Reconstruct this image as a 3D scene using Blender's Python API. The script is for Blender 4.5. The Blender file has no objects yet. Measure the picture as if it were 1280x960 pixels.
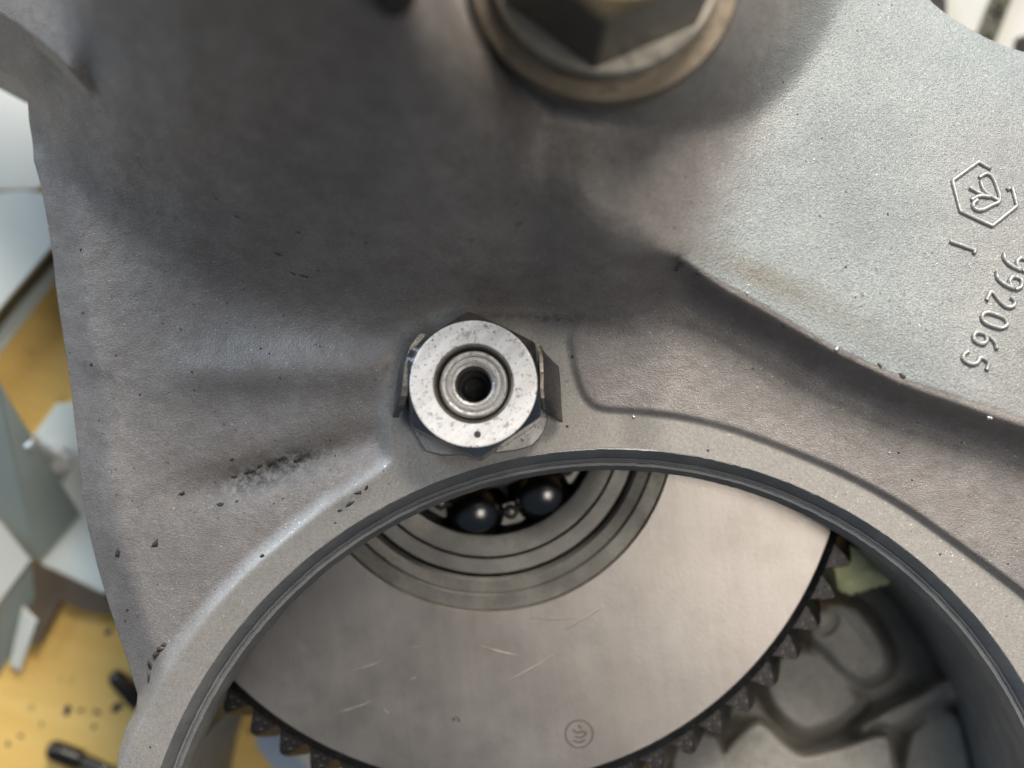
import bpy, bmesh, math, random
import numpy as np
from mathutils import Vector, Matrix, Euler
random.seed(7); rng = np.random.default_rng(7)
R = math.radians

# ------------------------------------------------------------------ scale and camera
K = 0.00012          # metres per design unit (one unit = one photograph pixel on the flange plane)
D = 1700.0           # camera height above the flange plane, design units
scn = bpy.context.scene
C = scn.collection

cam_d = bpy.data.cameras.new('camera'); cam = bpy.data.objects.new('camera', cam_d); C.objects.link(cam)
cam.location = (0, 0, D*K); cam.rotation_euler = (0, 0, 0)
cam_d.sensor_width = 36.0; cam_d.sensor_fit = 'HORIZONTAL'
cam_d.lens = 36.0*D/1280.0
cam_d.clip_start = 0.01; cam_d.clip_end = 50.0
cam_d.dof.use_dof = True
cam_d.dof.focus_distance = (D-5)*K
cam_d.dof.aperture_fstop = (cam_d.lens/1000.0)/(58*K)
scn.camera = cam

w = bpy.data.worlds.new('World'); scn.world = w; w.use_nodes = True
wn = w.node_tree.nodes; wl = w.node_tree.links
bg = wn['Background']; bg.inputs['Color'].default_value = (0.60, 0.76, 1.0, 1); bg.inputs['Strength'].default_value = 0.118

def area(name, loc, target, size, power, col, sy=None):
    l = bpy.data.lights.new(name, 'AREA'); l.energy = power; l.color = col; l.size = size
    if sy: l.shape = 'RECTANGLE'; l.size_y = sy
    o = bpy.data.objects.new(name, l); C.objects.link(o); o.location = loc
    o.rotation_euler = (Vector(target)-Vector(loc)).to_track_quat('-Z', 'Y').to_euler()
    return o
# window: cool daylight from the upper right; ceiling lamp: warm, overhead; second, weaker cool light from the left
area('window_light', (0.30*0.80, 0.954*0.80, 0.64), (0, 0, 0), 0.46, 20.0, (1.0, 0.93, 0.85))
area('ceiling_light', (0.36, -0.06, 0.95), (0, 0, 0), 0.34, 2.3, (1.0, 0.93, 0.85))
area('side_window_light', (-0.80, 0.62, 0.46), (0, 0, 0), 0.40, 7.5, (0.70, 0.84, 1.0))

vs = scn.view_settings; vs.view_transform = 'Standard'; vs.look = 'None'; vs.gamma = 1.0; vs.exposure = 0.0
vs.use_curve_mapping = False
scn.cycles.use_denoising = True
scn.cycles.max_bounces = 6

# ------------------------------------------------------------------ helpers: coordinates and meshes
ZB = -420.0                     # bench top
def P(px, py, z=0.0):           # pixel on the plane at height z -> design units
    s = (D - z)/D
    return ((px-640)*s, (480-py)*s, z)
def mk(name, verts, faces, mat, parent=None, origin=(0,0,0), smooth=True, loc=None):
    """verts in design units (world) -> one mesh object whose origin is `origin`"""
    me = bpy.data.meshes.new(name)
    v = (np.asarray(verts, float) - np.asarray(origin, float))*K
    me.from_pydata([tuple(a) for a in v], [], [tuple(int(i) for i in f) for f in faces])
    me.update()
    if smooth: me.polygons.foreach_set('use_smooth', [True]*len(me.polygons))
    if mat: me.materials.append(mat)
    o = bpy.data.objects.new(name, me); C.objects.link(o)
    if parent is not None:
        o.parent = parent
        wo = Vector(origin)*K if loc is None else Vector(loc)*K
        o.location = wo - Vector(ABS[parent.name])
        ABS[o.name] = tuple(wo)
    else:
        o.location = Vector(origin)*K; ABS[o.name] = tuple(o.location)
    return o
ABS = {}
def thing(name, label, cat, origin=(0,0,0), group=None):
    o = bpy.data.objects.new(name, None); C.objects.link(o)
    o.empty_display_size = 0.005
    o.location = Vector(origin)*K; ABS[o.name] = tuple(o.location)
    tag(o, label, cat, group); return o
def tag(o, label=None, cat=None, group=None, kind=None):
    if label: o['label'] = label
    if cat: o['category'] = cat
    if group: o['group'] = group
    if kind: o['kind'] = kind
    return o
def sharp(o, ang=35):
    me = o.data
    bm = bmesh.new(); bm.from_mesh(me)
    bmesh.ops.recalc_face_normals(bm, faces=bm.faces)
    for e in bm.edges:
        if len(e.link_faces) == 2 and e.calc_face_angle(0) > R(ang): e.smooth = False
    bm.to_mesh(me); bm.free(); return o
def bevel(o, width, seg=2, ang=30):
    m = o.modifiers.new('bevel', 'BEVEL'); m.width = width*K; m.segments = seg; m.limit_method = 'ANGLE'; m.angle_limit = R(ang)
    m.harden_normals = False
    return o
def lathe(profile, n, c=(0,0), a0=0, a1=360, jitter=None):
    """profile [(r,z)] turned about the vertical through c"""
    full = abs(a1-a0) >= 359.9
    m = n if full else n+1
    V = []; F = []
    for i in range(m):
        a = R(a0 + (a1-a0)*i/n)
        for (r, z) in profile: V.append((c[0]+r*math.cos(a), c[1]+r*math.sin(a), z))
    k = len(profile)
    for i in range(n):
        j = (i+1) % m
        for q in range(k-1): F.append((i*k+q, i*k+q+1, j*k+q+1, j*k+q))
    return V, F
def prism(poly, z0, z1, inset_top=0.0):
    """closed prism from a polygon given as world (x,y); anticlockwise or not"""
    n = len(poly); V = [(x, y, z0) for x, y in poly]
    cx = sum(p[0] for p in poly)/n; cy = sum(p[1] for p in poly)/n
    V += [(x+(cx-x)*inset_top, y+(cy-y)*inset_top, z1) for x, y in poly]
    F = [tuple(range(n))[::-1], tuple(range(n, 2*n))] + [(i, (i+1) % n, n+(i+1) % n, n+i) for i in range(n)]
    return V, F
def tube(pts, r, n=8, closed=False, r_end=None, squash=1.0):
    """tube along world points"""
    pts = [Vector(p) for p in pts]; V = []; F = []
    m = len(pts)
    for i, p in enumerate(pts):
        if closed: t = pts[(i+1) % m]-pts[i-1]
        else: t = pts[min(i+1, m-1)]-pts[max(i-1, 0)]
        t.normalize()
        up = Vector((0,0,1)) if abs(t.z) < 0.9 else Vector((1,0,0))
        s = t.cross(up).normalized(); u = s.cross(t)
        rr = r if not callable(r) else r(i/(m-1))
        for k in range(n):
            a = 2*math.pi*k/n
            V.append(tuple(p + s*rr*math.cos(a) + u*rr*squash*math.sin(a)))
    for i in range(m if closed else m-1):
        j = (i+1) % m
        for k in range(n): F.append((i*n+k, i*n+(k+1) % n, j*n+(k+1) % n, j*n+k))
    if not closed:
        F.append(tuple(range(n))[::-1]); F.append(tuple(range((m-1)*n, m*n)))
    return V, F
def join(parts):
    V = []; F = []
    for v, f in parts:
        b = len(V); V += [tuple(x) for x in v]; F += [tuple(i+b for i in q) for q in f]
    return V, F
def sst(a, b, x):
    t = np.clip((x-a)/(b-a), 0, 1); return t*t*(3-2*t)
def softplus(x, w): return w*np.logaddexp(0, x/w)
def smin(a, b, k): return -k*np.logaddexp(-a/k, -b/k)
def smooth_curve(pts, n=600, win=25):
    pts = np.array(pts, float); xs = np.linspace(pts[0,0], pts[-1,0], n); ys = np.interp(xs, pts[:,0], pts[:,1])
    yp = np.pad(ys, win, mode='reflect', reflect_type='odd'); k = np.hanning(2*win+1); k /= k.sum()
    ys = np.convolve(yp, k, mode='valid'); return xs, ys
def chaikin(pts, it=2, closed=True):
    pts = [np.array(p, float) for p in pts]
    for _ in range(it):
        q = []; m = len(pts)
        for i in range(m if closed else m-1):
            a, b = pts[i], pts[(i+1) % m]; q += [a*.75+b*.25, a*.25+b*.75]
        if not closed: q = [pts[0]]+q+[pts[-1]]
        pts = q
    return [tuple(p) for p in pts]
def sdf(poly, X, Y):
    """signed distance to closed polygon, positive inside"""
    poly = np.array(poly, float); d = np.full(X.shape, 1e9); ins = np.zeros(X.shape, bool)
    n = len(poly)
    for i in range(n):
        a = poly[i]; b = poly[(i+1) % n]; e = b-a
        wx = X-a[0]; wy = Y-a[1]
        t = np.clip((wx*e[0]+wy*e[1])/(e@e+1e-9), 0, 1)
        d = np.minimum(d, (wx-e[0]*t)**2+(wy-e[1]*t)**2)
        c = (a[1] > Y) != (b[1] > Y)
        ins ^= c & (X < (b[0]-a[0])*(Y-a[1])/((b[1]-a[1]) if b[1] != a[1] else 1e-9)+a[0])
    return np.where(ins, np.sqrt(d), -np.sqrt(d))
def vnoise(X, Y, scale, seed):
    """smooth value noise, about -1..1"""
    r = np.random.default_rng(seed); N = 256; g = r.uniform(-1, 1, (N, N))
    x = X/scale; y = Y/scale; xi = np.floor(x).astype(int); yi = np.floor(y).astype(int)
    fx = x-xi; fy = y-yi; fx = fx*fx*(3-2*fx); fy = fy*fy*(3-2*fy)
    a = g[xi % N, yi % N]; b = g[(xi+1) % N, yi % N]; c = g[xi % N, (yi+1) % N]; d = g[(xi+1) % N, (yi+1) % N]
    return (a*(1-fx)+b*fx)*(1-fy)+(c*(1-fx)+d*fx)*fy

# ------------------------------------------------------------------ helpers: materials
class NT:
    def __init__(self, name):
        self.m = bpy.data.materials.new(name); self.m.use_nodes = True
        self.t = self.m.node_tree; self.n = self.t.nodes; self.b = self.n['Principled BSDF']
        tc = self.n.new('ShaderNodeTexCoord'); sc = self.n.new('ShaderNodeVectorMath'); sc.operation = 'SCALE'
        sc.inputs['Scale'].default_value = 1.0/K
        self.l(tc.outputs['Object'], sc.inputs[0]); self.co = sc.outputs[0]     # coordinates in design units
    def l(self, a, b): self.t.links.new(a, b)
    def noise(self, size, detail=3, rough=0.55, stretch=None, dist=0.0):
        co = self.co
        if stretch:
            mp = self.n.new('ShaderNodeMapping'); mp.inputs['Rotation'].default_value = (0,0,stretch[2]); 
            mp2 = self.n.new('ShaderNodeMapping'); mp2.inputs['Scale'].default_value = (stretch[0], stretch[1], 1)
            self.l(co, mp.inputs[0]); self.l(mp.outputs[0], mp2.inputs[0]); co = mp2.outputs[0]
        x = self.n.new('ShaderNodeTexNoise'); x.inputs['Scale'].default_value = 1.0/size
        x.inputs['Detail'].default_value = detail; x.inputs['Roughness'].default_value = rough; x.inputs['Distortion'].default_value = dist
        self.l(co, x.inputs['Vector']); return x.outputs['Fac']
    def ramp(self, f, stops):
        r = self.n.new('ShaderNodeValToRGB'); e = r.color_ramp.elements
        while len(e) > 1: e.remove(e[-1])
        for i, (p, c) in enumerate(stops):
            if not hasattr(c, '__len__'): c = (c, c, c)
            x = e[0] if i == 0 else e.new(p)
            x.position = p; x.color = (*c[:3], 1)
        self.l(f, r.inputs[0]); return r.outputs[0]
    def mix(self, f, a, b, mode='MIX'):
        x = self.n.new('ShaderNodeMix'); x.data_type = 'RGBA'; x.blend_type = mode
        for s, v in ((x.inputs[0], f), (x.inputs[6], a), (x.inputs[7], b)):
            if hasattr(v, 'is_linked'): self.l(v, s)
            elif hasattr(v, '__len__'): s.default_value = (*v[:3], 1)
            else: s.default_value = v if s == x.inputs[0] else (v, v, v, 1)
        return x.outputs[2]
    def math(self, op, a, b=0.0):
        x = self.n.new('ShaderNodeMath'); x.operation = op
        for s, v in ((x.inputs[0], a), (x.inputs[1], b)):
            if hasattr(v, 'is_linked'): self.l(v, s)
            else: s.default_value = v
        return x.outputs[0]
    def attr(self, name):
        x = self.n.new('ShaderNodeAttribute'); x.attribute_name = name; return x.outputs['Fac']
    def bump(self, h, dist, strength=1.0, prev=None):
        x = self.n.new('ShaderNodeBump'); x.inputs['Distance'].default_value = dist*K; x.inputs['Strength'].default_value = strength
        self.l(h, x.inputs['Height'])
        if prev is not None: self.l(prev, x.inputs['Normal'])
        return x.outputs[0]
    def set(self, col=None, rough=None, metal=None, normal=None, spec=None):
        for k, v in (('Base Color', col), ('Roughness', rough), ('Metallic', metal), ('Normal', normal), ('Specular IOR Level', spec)):
            if v is None: continue
            s = self.b.inputs[k]
            if hasattr(v, 'is_linked'): self.l(v, s)
            elif hasattr(v, '__len__'): s.default_value = (*v[:3], 1)
            else: s.default_value = v
        return self.m

def simple_metal(name, col, rough, metal=1.0, spot=None, grain=8, bump=0.6, var=0.25):
    t = NT(name)
    n1 = t.noise(grain*9, 4); n2 = t.noise(grain, 3)
    c = t.mix(t.ramp(n1, [(0.3, 0), (0.7, 1)]), [x*(1-var) for x in col], [min(1, x*(1+var*.6)) for x in col])
    if spot: c = t.mix(t.ramp(n2, [(0.60, 0), (0.70, 0.8)]), c, spot)
    r = t.ramp(n2, [(0.3, rough*0.8), (0.7, min(1, rough*1.25))])
    return t.set(c, r, metal, t.bump(n2, bump, 0.6))

def cast_material():
    t = NT('cast_aluminium')
    big = t.noise(150, 4, 0.6); mid = t.noise(28, 4, 0.65); fine = t.noise(3.6, 2, 0.8); grit = t.noise(1.8, 1, 0.6)
    mach = t.attr('machined'); stain = t.attr('stain'); lit_arm = t.attr('lit_arm'); brown_tone = t.attr('brown')
    c = t.mix(t.ramp(big, [(0.3, 0), (0.7, 1)]), (0.265, 0.248, 0.236), (0.365, 0.335, 0.31))
    c = t.mix(t.ramp(mid, [(0.30, 0.75), (0.66, 0)]), c, (0.225, 0.200, 0.18))
    c = t.mix(lit_arm, c, t.mix(t.ramp(big, [(0.32, 0), (0.68, 1)]), (0.305, 0.345, 0.352), (0.41, 0.452, 0.452)))  # cooler, lighter arm colour stands in for window light on it
    c = t.mix(brown_tone, c, (0.20, 0.170, 0.115))
    c = t.mix(mach, c, t.mix(mid, (0.31, 0.29, 0.262), (0.40, 0.375, 0.34)))
    c = t.mix(t.ramp(fine, [(0.35, 0.30), (0.60, 0)]), c, (0.12, 0.11, 0.105))
    sp = t.ramp(t.noise(2.6, 1, 0.5), [(0.715, 0), (0.76, 1)])
    c = t.mix(t.math('MULTIPLY', sp, 0.55), c, (0.80, 0.80, 0.78))
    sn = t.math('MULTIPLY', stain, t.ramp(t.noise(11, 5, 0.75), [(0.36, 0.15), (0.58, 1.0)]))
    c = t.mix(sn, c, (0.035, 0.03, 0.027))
    pit = t.ramp(t.noise(7.5, 1, 0.4), [(0.755, 0), (0.78, 1)])
    c = t.mix(t.math('MULTIPLY', pit, 0.5), c, (0.045, 0.04, 0.038))
    h = t.math('ADD', t.math('MULTIPLY', fine, 0.75), t.math('MULTIPLY', grit, 0.5))
    h = t.math('MULTIPLY', h, t.math('ADD', t.math('MULTIPLY', mach, -0.55), t.math('ADD', t.math('MULTIPLY', lit_arm, 0.78), 0.42)))
    nb = t.bump(h, 2.2, 0.9, t.bump(mid, 2.0, 0.16))
    rough = t.mix(sp, t.mix(mach, 0.52, 0.42), 0.25)
    return t.set(c, rough, 0.28, nb)
CAST = cast_material()
def rim_material():
    t = NT('machined_rim'); f = t.noise(3.5, 3, 0.7); m = t.noise(40, 3)
    c = t.mix(t.ramp(m, [(0.3, 0), (0.7, 1)]), (0.185, 0.19, 0.195), (0.26, 0.26, 0.255))
    sp = t.ramp(t.noise(2.6, 1), [(0.73, 0), (0.78, 0.5)])
    c = t.mix(sp, c, (0.6, 0.6, 0.6))
    return t.set(c, 0.5, 0.45, t.bump(f, 1.1, 0.7))
RIM = rim_material()
def inner_material():
    t = NT('cast_interior'); f = t.noise(5, 3, 0.7); m = t.noise(45, 4)
    c = t.mix(t.ramp(m, [(0.3, 0), (0.7, 1)]), (0.36, 0.34, 0.30), (0.48, 0.455, 0.405))
    c = t.mix(t.ramp(f, [(0.35, 0.3), (0.6, 0)]), c, (0.1, 0.095, 0.085))
    return t.set(c, 0.62, 0.2, t.bump(f, 1.3, 0.6))
INNER = inner_material()
def disc_material():
    t = NT('ground_steel'); a = t.noise(26, 4, 0.7, stretch=(0.05, 1.0, 1.50)); b = t.noise(220, 3, 0.5)
    f = t.noise(5, 3, 0.7); g = t.noise(60, 5, 0.7)
    c = t.mix(t.ramp(b, [(0.3, 0), (0.7, 1)]), (0.44, 0.395, 0.35), (0.54, 0.495, 0.45))
    c = t.mix(t.ramp(g, [(0.38, 0.22), (0.6, 0)]), c, (0.30, 0.275, 0.25))
    c = t.mix(t.ramp(t.noise(9, 2), [(0.70, 0), (0.78, 0.4)]), c, (0.28, 0.24, 0.19))
    st = t.noise(16, 4, 0.7, stretch=(0.04, 1.0, 1.45)); c = t.mix(t.ramp(st, [(0.40, 0.14), (0.60, 0)]), c, (0.30, 0.28, 0.26))
    c = t.mix(t.ramp(t.noise(90, 4, 0.7), [(0.52, 0), (0.70, 0.30)]), c, (0.34, 0.29, 0.25))
    r = t.mix(g, 0.30, 0.44)
    return t.set(c, r, 0.95, t.bump(a, 0.5, 0.12, t.bump(f, 0.35, 0.5)))
DISC = disc_material()
def nut_face_material():
    t = NT('nut_face_steel'); a = t.noise(14, 4, 0.75, stretch=(0.10, 1.0, -0.75)); f = t.noise(9, 4, 0.75)
    c = t.mix(t.ramp(a, [(0.42, 0), (0.62, 1)]), (0.80, 0.76, 0.71), (0.95, 0.92, 0.88))  # near-white colour stands in for a lamp's reflection on the face
    c = t.mix(t.ramp(f, [(0.56, 0), (0.66, 0.8)]), c, (0.34, 0.29, 0.25))
    c = t.mix(t.ramp(t.noise(4, 2), [(0.63, 0), (0.69, 0.85)]), c, (0.10, 0.085, 0.075))
    return t.set(c, 0.46, 0.3, t.bump(a, 0.6, 0.5, t.bump(f, 0.8, 0.4)))
NUTF = nut_face_material()
CHROME = simple_metal('plated_steel', (0.42, 0.40, 0.385), 0.20, 1.0, (0.12, 0.09, 0.07), 6, 0.5)
TABM = simple_metal('blackened_tab', (0.15, 0.148, 0.15), 0.42, 0.8, (0.06, 0.055, 0.05), 5, 0.8)
TABEDGE = simple_metal('sheared_edge', (0.34, 0.30, 0.25), 0.4, 0.8, (0.05, 0.045, 0.04), 4, 1.2)
WASHM = simple_metal('washer_steel', (0.50, 0.48, 0.45), 0.38, 0.9, (0.15, 0.13, 0.11), 7, 0.6)
SHAFT = simple_metal('shaft_steel', (0.50, 0.475, 0.44), 0.42, 0.75, (0.20, 0.165, 0.13), 4, 1.3)
HUB = simple_metal('hub_steel', (0.235, 0.222, 0.195), 0.42, 0.8, (0.12, 0.105, 0.09), 5, 0.35, 0.3)
RACE = simple_metal('race_steel', (0.28, 0.265, 0.235), 0.40, 0.85, (0.2, 0.18, 0.15), 5, 0.2)
TOOTH = simple_metal('oily_tooth_steel', (0.055, 0.051, 0.049), 0.36, 0.8, (0.26, 0.245, 0.23), 4, 1.4)
BALL = simple_metal('ball_steel', (0.16, 0.155, 0.15), 0.22, 1.0, None, 20, 0.05)
DARKST = simple_metal('dark_steel', (0.055, 0.052, 0.05), 0.32, 0.8, None, 9, 0.6)
BLACK = simple_metal('hole_black', (0.006, 0.0055, 0.005), 0.6, 0.0, (0.012, 0.011, 0.01), 5, 1.2)  # near-black lining of the centre hole
GRIME = simple_metal('grime', (0.05, 0.042, 0.036), 0.6, 0.0, None, 4, 1.5)
BRASSY = simple_metal('yellow_plated_steel', (0.21, 0.175, 0.13), 0.38, 0.75, (0.12, 0.09, 0.06), 14, 0.6)
GOLD = simple_metal('passivated_steel', (0.62, 0.46, 0.25), 0.34, 0.8, (0.25, 0.18, 0.1), 16, 0.6)
BOLTM = simple_metal('brown_steel', (0.12, 0.112, 0.095), 0.40, 0.7, (0.05, 0.042, 0.035), 14, 0.6)
ZINC = simple_metal('zinc_plate', (0.86, 0.90, 0.90), 0.3, 0.5, None, 9, 0.4)
def paint(name, col, rough=0.5, var=0.12, metal=0.0, grain=30, bump=0.6):
    return simple_metal(name, col, rough, metal, None, grain, bump, var)
PAPER = paint('white_paper', (0.72, 0.74, 0.70), 0.8, 0.04)
PALE = paint('pale_steel', (0.82, 0.86, 0.80), 0.4, 0.08)
PALE2 = paint('pale_sheet', (0.78, 0.84, 0.80), 0.35, 0.10)
OLIVE = paint('olive_edge', (0.10, 0.095, 0.045), 0.6, 0.3)
GREYM = paint('grey_green_steel', (0.30, 0.345, 0.32), 0.45, 0.15)
BLUEM = paint('blue_sheet', (0.42, 0.54, 0.72), 0.5, 0.1)
SHADE = paint('shade_brown', (0.13, 0.10, 0.07), 0.6, 0.3)  # colour standing in for shade under the bracket
SHEET = paint('bench_sheet', (0.50, 0.50, 0.46), 0.6, 0.1)
STRAP = paint('olive_black_strap', (0.055, 0.052, 0.030), 0.55, 0.2)
CLOTH = paint('green_cloth', (0.93, 0.95, 0.52), 0.9, 0.16, 0, 16, 2.5)
def wood_material():
    t = NT('bench_wood'); a = t.noise(120, 5, 0.6, stretch=(0.12, 1.0, 0.25), dist=0.6); b = t.noise(300, 3)
    c = t.mix(t.ramp(a, [(0.3, 0), (0.7, 1)]), (0.67, 0.395, 0.09), (0.87, 0.62, 0.21))
    c = t.mix(t.ramp(t.noise(40, 3), [(0.64, 0), (0.74, 0.7)]), c, (0.16, 0.10, 0.04))
    return t.set(c, 0.55, 0.0, t.bump(a, 2.0, 0.4))
WOOD = wood_material()

# ------------------------------------------------------------------ the casting: relief as a height function of photograph position
BC = (765.0, 1160.0); BR = 599.0                 # bore mouth on the flange plane
OUT = [(-80,40),(-40,66),(0,88),(22,100),(34,116),(36,150),(41,180),(42,200),(50,228),(58,270),(66,320),(71,368),(79,420),(88,480),(96,550),(103,620),
       (110,660),(121,705),(137,760),(160,828),(172,868),(170,892),(156,912),(148,940),(146,975),(160,1040),(190,1110)]
OUTR = [(1500,1110),(1500,150),(1340,90),(1280,65),(1256,58),(1230,46),(1206,32),(1182,17),(1166,4),(1150,-15),(1120,-60),(1090,-150)]
OUTLINE = OUT + OUTR + [(-80,-150)]
PAD = chaikin([(60,1200),(150,960),(190,880),(217,837),(245,797),(276,759),(322,711),(370,671),(404,643),(432,626),(462,606),(488,590),(499,573),(494,545),(487,515),(488,490),(494,450),
       (510,415),(526,392),(600,386),(706,388),(714,404),(706,420),(711,450),(718,480),(728,503),(747,517),(790,519),(840,524),(890,535),(940,550),
       (1040,590),(1120,632),(1190,682),(1280,748),(1350,812),(1450,950),(1500,1200)], 2)
xB, yBv = smooth_curve([(-120,-60),(-20,40),(40,140),(90,218),(150,284),(230,340),(320,376),(420,392),(520,396),(700,396),(770,390),(812,372),(850,360),(940,410),(1040,467),(1130,509),(1280,558),(1520,640)], 800, 12)
xC, yCv = smooth_curve([(700,250),(850,325),(940,376),(1040,434),(1130,476),(1280,524),(1500,600)], 600, 10)
AU = (0.46, -0.89)
def arm_height(X, Y):
    t = (X-850)*AU[0]+(Y-325)*AU[1]
    t = softplus(t, 30)
    z = 74 - 0.17*t - 0.00022*t*t - 0.012*(X-850)
    return z
def height(X, Y):
    yb = np.interp(X, xB, yBv); yc = np.interp(X, xC, yCv)
    pad = sdf(PAD, X, Y); out = sdf(OUTLINE, X, Y)
    right = sst(600, 720, X)
    # left sheet
    zl = -11 - 0.055*np.clip(420-X, 0, 400)*sst(700, 480, Y)
    zl = zl + 13*np.exp(-((Y-(462-0.02*(X-300)))/30.0)**2)*sst(150, 330, X)
    vd = (Y-(588-0.28*(X-330)))
    zl = zl - 13*np.exp(-(vd/26.0)**2)*sst(150, 300, X)*sst(520, 440, X)
    zl = zl + 5*vnoise(X+300, Y, 120, 3)
    # right pocket
    zr = 5 + 0.02*(Y-480) + 1.5*vnoise(X, Y, 90, 5)
    z = zl*(1-right)+zr*right
    # flat machined land round the bore and the pad under the nut
    e = np.where(X < 600, 25.0, 11.0)
    k = np.clip((pad+e)/e, 0, 1); k = k*k*(3-2*k)
    z = z*(1-k)*(1-(1-sst(392, 440, Y))*sst(420, 500, X)*sst(800, 740, X))
    # wall that climbs to the boss and to the arm
    d = yb - Y
    slope = 1.12 + 1.4*sst(640, 845, X)
    # seen along the wall's own direction on the left
    zw = z + slope*softplus(d, 15.0-7.0*sst(740, 930, X))
    arm = arm_height(X, Y)
    arm = arm + 110*sst(970, 720, X + 0.30*(Y-200)) + 420*sst(690, 400, X)
    zt = smin(zw, arm, 5 + 45*np.maximum(sst(860, 770, X), sst(335, 230, Y)*sst(1010, 930, X)))
    # bosses round the big bolt and the rib above it
    rb = np.hypot(X-757, Y+45)
    zt = np.maximum(zt, smin(235+0*X, 235 - 1.25*softplus(rb-178, 10), 6)) if False else zt + softplus((228 - 1.9*softplus(rb-160, 12)) - zt, 12)*(rb < 420)
    zt = zt - softplus(zt-231, 6)*sst(225, 188, rb)
    # facets on the dark wall
    fx = (X-580) - (Y-310)*0.455
    zt = zt + 0.10*softplus(-np.abs(fx)+40, 12)*sst(360, 250, Y)*sst(0, 80, Y)
    zt = zt + 4*vnoise(X, Y, 170, 11)*sst(20, 120, d)
    # upper left lug
    fl = (Y - (20+0.62*X+0.0022*X*X))           # positive below the lug's lip
    lug = sst(120, 70, X)*sst(8, -6, fl)
    zt = zt*(1-lug) + (48+1.3*X)*lug
    band = sst(80, 25, X)*sst(-6, 6, fl)*sst(110, 60, fl)
    zt = zt - band*(zt - (44 + 1.3*X - 1.25*fl))*0.85
    # rolled outer edge
    zt = zt - 0.85*softplus(36-out, 4)*(1-0.8*k)*sst(260, 200, X)*sst(60, 150, Y) - 0.004*np.clip(30-out, 0, 40)**2*sst(1000, 1100, X)
    # fine unevenness of the casting, absent on the machined land
    zt = zt + (1-k)*(0.32*vnoise(X, Y, 14, 21)+0.22*vnoise(X, Y, 6, 22))
    return zt, k, pad, out

STEP = 2.5
gx = np.arange(-80, 1400+STEP, STEP); gy = np.arange(-150, 1080+STEP, STEP)
GX, GY = np.meshgrid(gx, gy)
bore = np.hypot(GX-BC[0], GY-BC[1]) - BR           # positive outside the bore
out0 = sdf(OUTLINE, GX, GY)
lim = np.minimum(bore, out0)
good = lim > 0
face_keep = good[:-1,:-1] | good[1:,:-1] | good[:-1,1:] | good[1:,1:]
def lim_at(x, y):
    return np.minimum(np.hypot(x-BC[0], y-BC[1])-BR, sdf(OUTLINE, x, y))
# pull the outside corners of kept faces back onto the outline
used = np.zeros_like(good); used[:-1,:-1] |= face_keep; used[1:,:-1] |= face_keep; used[:-1,1:] |= face_keep; used[1:,1:] |= face_keep
mv = used & ~good
mx = GX[mv].copy(); my = GY[mv].copy()
for _ in range(3):
    f = lim_at(mx, my); h = 0.05
    dx = (lim_at(mx+h, my)-lim_at(mx-h, my))/(2*h); dy = (lim_at(mx, my+h)-lim_at(mx, my-h))/(2*h)
    g2 = np.maximum(dx*dx+dy*dy, 0.3)
    mx = mx - f*dx/g2; my = my - f*dy/g2
GX[mv] = mx; GY[mv] = my
HZ, KP, PADD, OUTD = height(GX, GY)
SC = (D-HZ)/D
idx = -np.ones(GX.shape, int); idx[used] = np.arange(used.sum())
VX = np.c_[((GX-640)*SC)[used], ((480-GY)*SC)[used], HZ[used]]
a = idx[:-1,:-1][face_keep]; b = idx[:-1,1:][face_keep]; c = idx[1:,1:][face_keep]; d_ = idx[1:,:-1][face_keep]
FQ = np.c_[a, d_, c, b]
# outer rim of the sheet -> side wall going down and slightly inwards
from collections import Counter
ed = np.concatenate([FQ[:, [0,1]], FQ[:, [1,2]], FQ[:, [2,3]], FQ[:, [3,0]]])
key = np.sort(ed, 1); kk = key[:,0].astype(np.int64)*10**7+key[:,1]
u, inv, cnt = np.unique(kk, return_inverse=True, return_counts=True)
be = ed[cnt[inv] == 1]
px_all = GX[used]; py_all = GY[used]
isbore = (np.hypot(px_all-BC[0], py_all-BC[1])-BR) < 2.0
be = be[~(isbore[be[:,0]] & isbore[be[:,1]])]
bv = np.unique(be); nb = len(VX)
remap = {int(v): nb+i for i, v in enumerate(bv)}
low = VX[bv].copy(); low[:,2] = np.minimum(low[:,2]-30, -215); low[:,0] = np.where(low[:,0] < 0, low[:,0]*1.06, low[:,0]*0.995)
VALL = np.r_[VX, low]
skirt = [(int(q), int(p), remap[int(p)], remap[int(q)]) for p, q in be]

casing = thing('engine_casing', 'grey cast aluminium engine casing with large round bore and cast emblem', 'engine casing', (0, 0, ZB))
me = bpy.data.meshes.new('casting_body')
FALL = np.r_[FQ, np.array(skirt, int)]
me.vertices.add(len(VALL)); me.vertices.foreach_set('co', ((VALL-np.array([0,0,ZB]))*K).astype(np.float32).ravel())
me.loops.add(len(FALL)*4); me.loops.foreach_set('vertex_index', FALL.astype(np.int32).ravel())
me.polygons.add(len(FALL)); me.polygons.foreach_set('loop_start', np.arange(0, len(FALL)*4, 4, dtype=np.int32))
me.polygons.foreach_set('use_smooth', np.ones(len(FALL), bool))
me.update(calc_edges=True); me.validate()
def blob(x, y, rx, ry, ang=0):
    ca, sa = math.cos(R(ang)), math.sin(R(ang)); dx = px_all-x; dy = py_all-y
    q = ((dx*ca+dy*sa)/rx)**2+((-dx*sa+dy*ca)/ry)**2
    return np.exp(-q)
st = np.zeros(len(px_all))
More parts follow.
